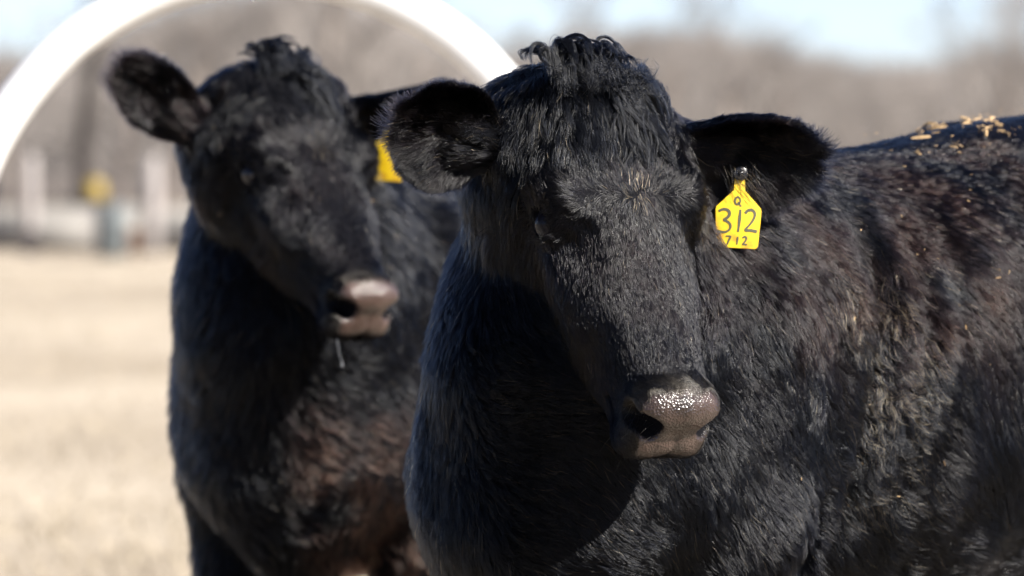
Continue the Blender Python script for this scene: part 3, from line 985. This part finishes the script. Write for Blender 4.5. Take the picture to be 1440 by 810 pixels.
        tint = tints(cow, p, .25 * inside, .015 * np.ones(N))
        grow(cow, 'ear_coat', p, n, fl, L, .42 + .05 * inside, .12 + .15 * inside, .12 * np.ones(N), .2 * np.ones(N),
             np.clip(.30 + .25 * vnoise(p, .02, 76), 0, .85), 9, rad * .8, tint)

def forelock(cow, locks, per_lock, rad, K=9):
    """long tousled hair of the poll: each lock follows its own arc over the brow"""
    bvh = BVHTree.FromPolygons([tuple(v) for v in cow.V], [tuple(f) for f in cow.F.tolist()])
    def onhead(x, t, h):
        tt = max(t, -.016)
        hit = bvh.ray_cast(Vector(cow.hw(x, tt, .12)), Vector(-cow.Z), .4)
        base = np.array(hit[0]) if hit[0] is not None else cow.hw(x, tt, -.03)
        return base + cow.Z * h + cow.T * (t - tt)
    allp, allr, allt = [], [], []
    for path, spread, curl in locks:
        cp = np.array([onhead(*a) for a in path])
        s = np.linspace(0, 1, K) * (len(cp) - 1)
        i = np.clip(s.astype(int), 0, len(cp) - 2); f = (s - i)[:, None]
        i0 = np.clip(i - 1, 0, None); i3 = np.clip(i + 2, None, len(cp) - 1)
        a, b_, c, d = cp[i0], cp[i], cp[i + 1], cp[i3]
        line = .5 * ((2 * b_) + (c - a) * f + (2*a - 5*b_ + 4*c - d) * f**2 + (3*b_ - a - 3*c + d) * f**3)
        n = int(per_lock * RNG.uniform(.7, 1.3)) if spread < .0055 else 7
        off = RNG.normal(0, 1, (n, 3)) * spread
        sk = np.linspace(0, 1, K)
        w = 1.0 - .72 * np.sin(sk * math.pi * .5) ** 1.2
        ln = RNG.uniform(.55, 1.0, n)
        ph = RNG.uniform(0, 6.28)
        pts = np.empty((n, K, 3))
        for k in range(K):
            sx = ln * sk[k] * (K - 1); ii = np.clip(sx.astype(int), 0, K - 2); ff = (sx - ii)[:, None]
            pts[:, k] = line[ii] * (1 - ff) + line[ii + 1] * ff + off * w[k]
            wob = curl * sk[k] * np.sin(sk[k] * 9 + ph + off[:, 0] * 60)
            pts[:, k] += wob[:, None] * cow.X + (wob * .6)[:, None] * cow.Z
        fz = vnoise3(pts.reshape(-1, 3) + RNG.uniform(-.004, .004, (n * K, 1)), .011, 95).reshape(n, K, 3) * RNG.uniform(.0, .0048, (n, 1, 1))
        pts = pts + fz * sk[None, :, None]
        allp.append(pts)
        allr.append(rad * (1 - .6 * sk[None] ** 2) * RNG.uniform(.7, 1.2, n)[:, None])
        allt.append(np.tile(vec(.0035, .0038, .005), (n, 1)) * RNG.uniform(.5, 1.8, n)[:, None])
    return curves_obj('forelock', np.concatenate(allp), np.concatenate(allr), np.concatenate(allt), M_LOCK, cow)

def make_locks(rng, count):
    locks = []
    U = rng.uniform
    # messy fan that falls from the whorl of the poll over the middle and left of the brow
    for k in range(count):
        a = U(-.12, .95) if rng.random() < .95 else U(-.5, -.1)
        x0 = U(-.012, .022); t0 = U(-.012, .022)
        ln = U(.035, .125) * (1 - .35 * abs(a - .2))
        x1 = x0 + a * ln * .80 + U(-.014, .014)
        h = U(.003, .015)
        locks.append(([(x0, t0, .0), (x0 + (x1 - x0) * .25 + U(-.010, .010), t0 + ln * .22, h), (x0 + (x1 - x0) * .65 + U(-.014, .014), t0 + ln * .62, h * .8),
                       (x1, t0 + ln, U(.002, .012))], U(.0012, .0048), U(.001, .007)))
    # a few sweeps to both sides
    for k in range(count // 9):
        for sg in (1, 1):
            t0 = U(-.02, .02); ln = U(.045, .09); h = U(.008, .018)
            locks.append(([(.01 * sg, t0, .003), (.01 * sg + sg * ln * .4, t0 - U(.0, .010), h), (sg * ln * .85, t0 + U(.005, .03), h * .8),
                           (sg * ln * U(.9, 1.1), t0 + U(.03, .06), .006)], U(.0016, .0034), U(.001, .005)))
    # tufts that stand up and curl over, tallest at the cow's right
    for k in range(int(count * .75)):
        x0 = rng.choice([U(-.085, -.04), U(-.03, .01), U(-.085, .06)]); h = U(.004, .036) * (1 if x0 < .02 else .75)
        s = rng.choice([-1, 1, 1]) * U(.012, .038)
        z0 = U(-.02, .02)
        locks.append(([(x0, .006, -.004), (x0 + s * .15, -.030, .004 + h * .1), (x0 + s * .5 + U(-.006, .006), -.044 - h * .75, z0 * .5 + h * .1),
                       (x0 + s, -.046 - h * U(.55, .85), z0 + .006), (x0 + s * U(1.1, 1.5), -.036 - h * U(.0, .8), z0 + .014)] + ([(x0 + s * .9, -.026, z0 + .016)] if rng.random() < .4 else []), U(.0016, .0048), U(.0005, .004)))
    # loose single hairs
    for k in range(count):
        x0 = U(-.08, .07); a = U(-1, 1); ln = U(.03, .07)
        locks.append(([(x0, U(-.02, .02), 0), (x0 + a * ln * .4, U(-.04, .02), U(.01, .035)), (x0 + a * ln, U(-.05, .05), U(.005, .04))], .006, .004))
    return locks

def whiskers(cow, n, m_eye=26):
    P0, Rr, Tt = [], [], []
    K = 5; s = np.linspace(0, 1, K)
    for k in range(n):
        sd = RNG.choice([-1, 1]); x = sd * RNG.uniform(.03, .068); t = RNG.uniform(.41, .49); z = RNG.uniform(-.13, -.04)
        if RNG.random() < .35: x = RNG.uniform(-.05, .05); z = -.135; t = RNG.uniform(.43, .49)
        a = cow.hw(x * .95, t, z)
        d = unit(cow.X * sd * RNG.uniform(.4, 1) + cow.T * RNG.uniform(0, .8) + cow.Z * RNG.uniform(-.6, .3))
        L = RNG.uniform(.010, .032)
        P0.append(a + np.outer(s, d) * L + np.outer(s ** 2, vec(0, 0, -.25)) * L)
        Rr.append(.00022 * (1 - .7 * s)); Tt.append(vec(.25, .23, .2) * RNG.uniform(.1, 1.2))
    for sd in (-1, 1):
        for k in range(m_eye):
            t = .168 + (k / m_eye - .5) * .032
            a = cow.hw(sd * .113 * float(cow.wf(t)), t, -.0465)
            d = unit(cow.X * sd * 1.0 + cow.Z * .35 + cow.T * (k / m_eye - .3))
            P0.append(a + np.outer(s, d) * .018 + np.outer(s ** 2, vec(0, 0, -.006)))
            Rr.append(.0003 * (1 - .7 * s)); Tt.append(vec(.02, .02, .02))
    return curves_obj('whiskers', np.array(P0), np.array(Rr), np.array(Tt), M_HAIR, cow)

if True:
    coat(cow1, 270000, 110000, 24000, .00036)
    forelock(cow1, make_locks(random.Random(3), 70), 80, .00030)
    whiskers(cow1, 90)
    coat(cow2, 110000, 60000, 10000, .00042, blur=True)
    forelock(cow2, make_locks(random.Random(8), 34), 60, .0004)
    whiskers(cow2, 30)
    # a thread of drool under the second cow's lip
    m, nt, b = mat_new('drool'); b.inputs['Base Color'].default_value = (.30, .31, .33, 1); b.inputs['Roughness'].default_value = .05
    b.inputs['Transmission Weight'].default_value = .5
    a_ = P(474, 478, 9.2); c_ = P(481, 514, 9.2)
    V, Fc = tube([a_, (a_ + c_) / 2 + vec(-.001, 0, 0), c_ - vec(0, 0, -.006), c_, c_ - vec(0, 0, .004)], [.0006, .0004, .0004, .0018, .0004], 8)
    mesh_obj('drool', np.array(V) - cow2.base, Fc, m, cow2.obj)

# ------------------------------------------------------------------ ear tags
def cam_hit(cow, px, py):
    """the point of the cow's skin seen at a pixel"""
    if not hasattr(cow, 'bvh'):
        cow.bvh = BVHTree.FromPolygons([tuple(v) for v in cow.V], [tuple(f) for f in cow.F.tolist()])
    d = unit(P(px, py, 8.0) - vec(0, 0, CAM_H))
    h = cow.bvh.ray_cast(Vector((0, 0, CAM_H)), Vector(d), 30)
    return np.array(h[0]) if h[0] is not None else None

mt, nt, b = mat_new('yellow_tag_plastic')
tc = nt.nodes.new('ShaderNodeTexCoord'); nz = nt.nodes.new('ShaderNodeTexNoise'); nz.inputs['Scale'].default_value = 45; nz.inputs['Detail'].default_value = 7
sx = nt.nodes.new('ShaderNodeSeparateXYZ'); mr = nt.nodes.new('ShaderNodeMapRange'); ml = nt.nodes.new('ShaderNodeMath'); ml.operation = 'MULTIPLY'
r2 = nt.nodes.new('ShaderNodeMapRange'); mxc = nt.nodes.new('ShaderNodeMixRGB')
nt.links.new(tc.outputs['Object'], nz.inputs['Vector']); nt.links.new(tc.outputs['Object'], sx.inputs[0])
nt.links.new(sx.outputs['Z'], mr.inputs['Value']); mr.inputs['From Min'].default_value = -.035; mr.inputs['From Max'].default_value = -.108
nt.links.new(nz.outputs['Fac'], r2.inputs['Value']); r2.inputs['From Min'].default_value = .45; r2.inputs['From Max'].default_value = .62
nt.links.new(mr.outputs[0], ml.inputs[0]); nt.links.new(r2.outputs[0], ml.inputs[1]); nt.links.new(ml.outputs[0], mxc.inputs['Fac'])
mxc.inputs['Color1'].default_value = (.52, .35, .004, 1); mxc.inputs['Color2'].default_value = (.30, .13, .01, 1)
nt.links.new(mxc.outputs[0], b.inputs['Base Color']); b.inputs['Roughness'].default_value = .38
M_TAG = mt
m, nt, b = mat_new('black_plastic'); b.inputs['Base Color'].default_value = (.008, .008, .009, 1); b.inputs['Roughness'].default_value = .25; M_BLACKP = m
m, nt, b = mat_new('marker_ink'); b.inputs['Base Color'].default_value = (.035, .035, .015, 1); b.inputs['Roughness'].default_value = .7; M_INK = m

def tag_outline(w, h, nw, nh, sh, r):
    """half of a cattle tag: neck, sloping shoulders, rounded plate; returns a closed outline in (x, z), top at z = 0"""
    pts = [(-nw * .75, 0), (nw * .75, 0), (nw, -nh), (w * .97, -sh), (w, -sh - .004)]
    for k in range(5): a = k / 4 * math.pi / 2; pts.append((w * .93 - r + r * math.cos(a), -h + r - r * math.sin(a)))
    for k in range(5): a = math.pi / 2 + k / 4 * math.pi / 2; pts.append((-w * .93 + r + r * math.cos(a), -h + r - r * math.sin(a)))
    pts += [(-w, -sh - .004), (-w * .97, -sh), (-nw, -nh)]
    return pts

def bend(x, z):
    return 1.1 * (z + .03) ** 2 + 3.0 * x * x - .25 * x * (z + .05)

def make_tag(name, origin, label, rotx, roty, rotz, dims, strokes):
    import bmesh
    e = empty(name, origin, label, 'ear tag', 'yellow ear tags')
    e.rotation_euler = (rotx, roty, rotz)
    pts = tag_outline(*dims)
    bm = bmesh.new()
    f_ = bm.faces.new([bm.verts.new((x, 0, z)) for x, z in pts])
    ext = bmesh.ops.extrude_face_region(bm, geom=[f_])
    for v in ext['geom']:
        if isinstance(v, bmesh.types.BMVert): v.co.y += .0018
    bmesh.ops.recalc_face_normals(bm, faces=bm.faces)
    bmesh.ops.bevel(bm, geom=[ed for ed in bm.edges if abs(ed.verts[0].co.y - ed.verts[1].co.y) < 1e-5], offset=.0006, segments=2, affect='EDGES')
    bmesh.ops.triangulate(bm, faces=[f for f in bm.faces if len(f.verts) > 4])
    bmesh.ops.bisect_plane(bm, geom=bm.verts[:] + bm.edges[:] + bm.faces[:], plane_co=(0, 0, -.06), plane_no=(0, 0, 1))
    for zc in (-.04, -.05, -.07, -.08, -.09): bmesh.ops.bisect_plane(bm, geom=bm.verts[:] + bm.edges[:] + bm.faces[:], plane_co=(0, 0, zc), plane_no=(0, 0, 1))
    for xc in (-.02, -.01, 0, .01, .02): bmesh.ops.bisect_plane(bm, geom=bm.verts[:] + bm.edges[:] + bm.faces[:], plane_co=(xc, 0, 0), plane_no=(1, 0, 0))
    for v in bm.verts: v.co.y += bend(v.co.x, v.co.z)
    me = bpy.data.meshes.new('plate'); bm.to_mesh(me); bm.free(); me.materials.append(M_TAG)
    pl = link(bpy.data.objects.new('plate', me), e)
    V, Fc = tube([(0, -.0015, -.002), (0, -.0048, -.002), (0, -.0062, -.002)], [.0105, .0105, .0085], 24)
    V2, F2 = tube([(0, -.0060, -.002), (0, -.0085, -.002)], [.0045, .0035], 16)
    mesh_obj('button', *join([(V, Fc), (V2, F2)]), M_BLACKP, e)
    # handwriting: flat strokes of marker with uneven width, a hair proud of the plate
    for char, (cx, cz, s, ww), lines in strokes:
        V, Fc = [], []
        for ln in lines:
            # resample
            p_ = np.array(ln, float)
            seg = np.r_[0, np.cumsum(np.linalg.norm(np.diff(p_, axis=0), axis=1))]
            u_ = np.linspace(0, seg[-1], max(3, int(seg[-1] * 14)))
            q = np.stack([np.interp(u_, seg, p_[:, k]) for k in (0, 1)], 1)
            for _ in range(3):
                q[1:-1] = (q[:-2] + 2 * q[1:-1] + q[2:]) / 4
            q = q * s + vec(cx, cz)
            d_ = np.gradient(q, axis=0); d_ = d_ / np.linalg.norm(d_, axis=1, keepdims=True)
            nn = np.stack([-d_[:, 1], d_[:, 0]], 1)
            wv = ww * (1 + .18 * np.sin(np.linspace(0, 7, len(q)) + cx * 900))
            o = len(V)
            for a, b_, w_ in zip(q, nn, wv):
                for sg in (1, -1):
                    xx, zz = a[0] + sg * b_[0] * w_, a[1] + sg * b_[1] * w_
                    V.append((xx, bend(xx, zz) - .0005, zz))
            Fc += [(o + 2 * k, o + 2 * k + 1, o + 2 * k + 3, o + 2 * k + 2) for k in range(len(q) - 1)]
        mesh_obj('digit' if char.isdigit() else 'letter', V, Fc, M_INK, pl, smooth=False)
    return e

def stray_hairs(cow, o, n):
    """long hairs of the ear that hang over the neck of the tag"""
    K = 6; s = np.linspace(0, 1, K); P_, R_, T_ = [], [], []
    for k in range(n):
        a = o + vec(RNG.uniform(-.045, .02), .004, RNG.uniform(.004, .030))
        c = o + vec(RNG.uniform(-.012, .045), -.004 - RNG.uniform(.002, .008), -RNG.uniform(.012, .045))
        m_ = (a + c) / 2 + vec(.004, -.016, .006)
        P_.append(np.outer((1 - s) ** 2, a) + np.outer(2 * s * (1 - s), m_) + np.outer(s * s, c))
        R_.append(.00024 * (1 - .6 * s)); T_.append(vec(.003, .003, .004) if RNG.random() < .8 else vec(.10, .07, .04))
    return curves_obj('ear_fringe', np.array(P_), np.array(R_), np.array(T_), M_HAIR, cow)

GL = {  # glyphs on a 1 high box
    'Q': [[(.35, .95), (.1, .8), (.0, .45), (.12, .12), (.4, .05), (.62, .25), (.66, .6), (.5, .9), (.3, .95)], [(.38, .35), (.75, -.12)]],
    '3': [[(.02, .88), (.22, 1.0), (.48, .92), (.5, .72), (.34, .56), (.18, .52), (.42, .48), (.58, .3), (.5, .08), (.26, -.02), (.0, .06)]],
    '1': [[(.12, 1.0), (.10, .5), (.06, 0)]],
    '2': [[(.04, .8), (.16, .98), (.42, .98), (.52, .78), (.40, .48), (.18, .2), (.02, .04), (.04, .02), (.3, .08), (.62, .02)]],
    '7': [[(.0, .95), (.3, .97), (.6, .96), (.58, .9), (.36, .45), (.24, 0)]],
}
o1 = cam_hit(cow1, 1040, 242)
if o1 is None: o1 = P(1040, 236, 7.75)
o1 = o1 + vec(0, -.022, 0)
k1 = 1 / (FPX / o1[1])
S = k1
strokes = [('Q', (-.0065, -.0465, .0125, .0012), GL['Q']),
           ('3', (-.0285, -.0845, .0330, .0018), GL['3']), ('1', (-.0015, -.0830, .0310, .0018), GL['1']), ('2', (.0080, -.0820, .0310, .0018), GL['2']),
           ('7', (-.0165, -.1010, .0120, .0012), GL['7']), ('1', (-.0010, -.1005, .0110, .0012), GL['1']), ('2', (.0070, -.1005, .0115, .0012), GL['2'])]
make_tag('ear_tag', tuple(o1), 'yellow ear tag handwritten Q 312 712 with black button, in the sharp cow\'s ear', R(-6), R(3), R(8),
         (.0325, .1055, .0085, .026, .049, .006), strokes)
stray_hairs(cow1, o1, 46)
o2 = cam_hit(cow2, 548, 172)
if o2 is None: o2 = P(553, 172, 9.6)
o2 = o2 + vec(0, -.03, 0)
make_tag('ear_tag', tuple(o2), 'blurred yellow ear tag half hidden behind the front cow\'s furry ear', R(-4), R(3), R(-12), (.031, .100, .0085, .024, .045, .006), [])

# ------------------------------------------------------------------ hay and chaff caught in the coats
M_HAY = noisy('hay', (.20, .13, .06), (.38, .26, .14), 60, .8, .0, 3)
def chips(pos, nrm, size, aspect):
    """short bent straws: a thin three sided prism each"""
    V, Fc = [], []
    for p, n, s_ in zip(pos, nrm, size):
        d = unit(RNG.normal(0, 1, 3)); d = unit(d - .75 * (d @ n) * n); b_ = np.cross(n, d); w = s_ * aspect * RNG.uniform(.6, 1.4)
        mid = n * s_ * RNG.uniform(-.1, .25)
        o = len(V)
        for q, ww in ((p - d * s_, .6), (p + mid, 1.0), (p + d * s_, .5)):
            V += [q + b_ * w * ww, q - b_ * w * ww, q + n * w * ww * 1.2]
        for i in (0, 3):
            for k in range(3):
                k2 = (k + 1) % 3
                Fc.append((o + i + k, o + i + k2, o + i + 3 + k2, o + i + 3 + k))
        Fc.append((o, o + 2, o + 1)); Fc.append((o + 6, o + 7, o + 8))
    return V, Fc
def chaff(cow, name, n, wfun, size, off, label):
    p, nr = scatter(cow, n, wfun)
    V, Fc = chips(p + nr * (off * RNG.uniform(.6, 1.15, n))[:, None], nr, RNG.uniform(.35, 1.0, n) ** 2 * size * np.where(RNG.random(n) < .12, 2.4, 1.0), .24)
    o = mesh_obj(name, V, Fc, M_HAY, smooth=False)
    tag(o, label, 'hay', kind='stuff'); return o
if True:
    def w1(c, m_):
        u, x, z = cow1.bl(c).T
        ear = np.zeros(len(c))
        return (sstep(-.35, -.8, u) * (x > -.05) * sstep(.85, 1.15, z) * (.2 + np.clip(vnoise(c, .09, 77) + .3, 0, 1)) + .07 * sstep(-.1, -.4, u) * (x > 0)) * (np.linalg.norm(c - cow1.hw(0, .2, -.05), axis=1) > .42)
    chaff(cow1, 'hay_chaff', 90, w1, .0034, .020, 'flecks of golden chaff caught in the front cow\'s flank and back')
    def w1b(c, m_):
        u, x, z = cow1.bl(c).T
        hip = [(1388, 186, .020), (1362, 182, .010), (1345, 215, .012), (1318, 190, .012), (1297, 199, .008), (1290, 228, .006), (1412, 195, .016)]
        px = 720 + c[:, 0] / c[:, 1] * FPX; py = 230 - (c[:, 2] - CAM_H) / c[:, 1] * FPX
        w = np.zeros(len(c))
        for a, b_, r in hip: w += np.exp(-(((px - a) / (r * 650)) ** 2 + ((py - b_) / (r * 330)) ** 2)) * (u < -.4)
        return w + 1e-9
    chaff(cow1, 'hay_clump', 150, w1b, .0065, .013, 'pale clumps of hay lying on the front cow\'s rump')
    chaff(cow2, 'hay_chaff', 40, lambda c, m_: np.ones(len(c)), .0045, .020, 'few specks of chaff in the blurred cow\'s coat')
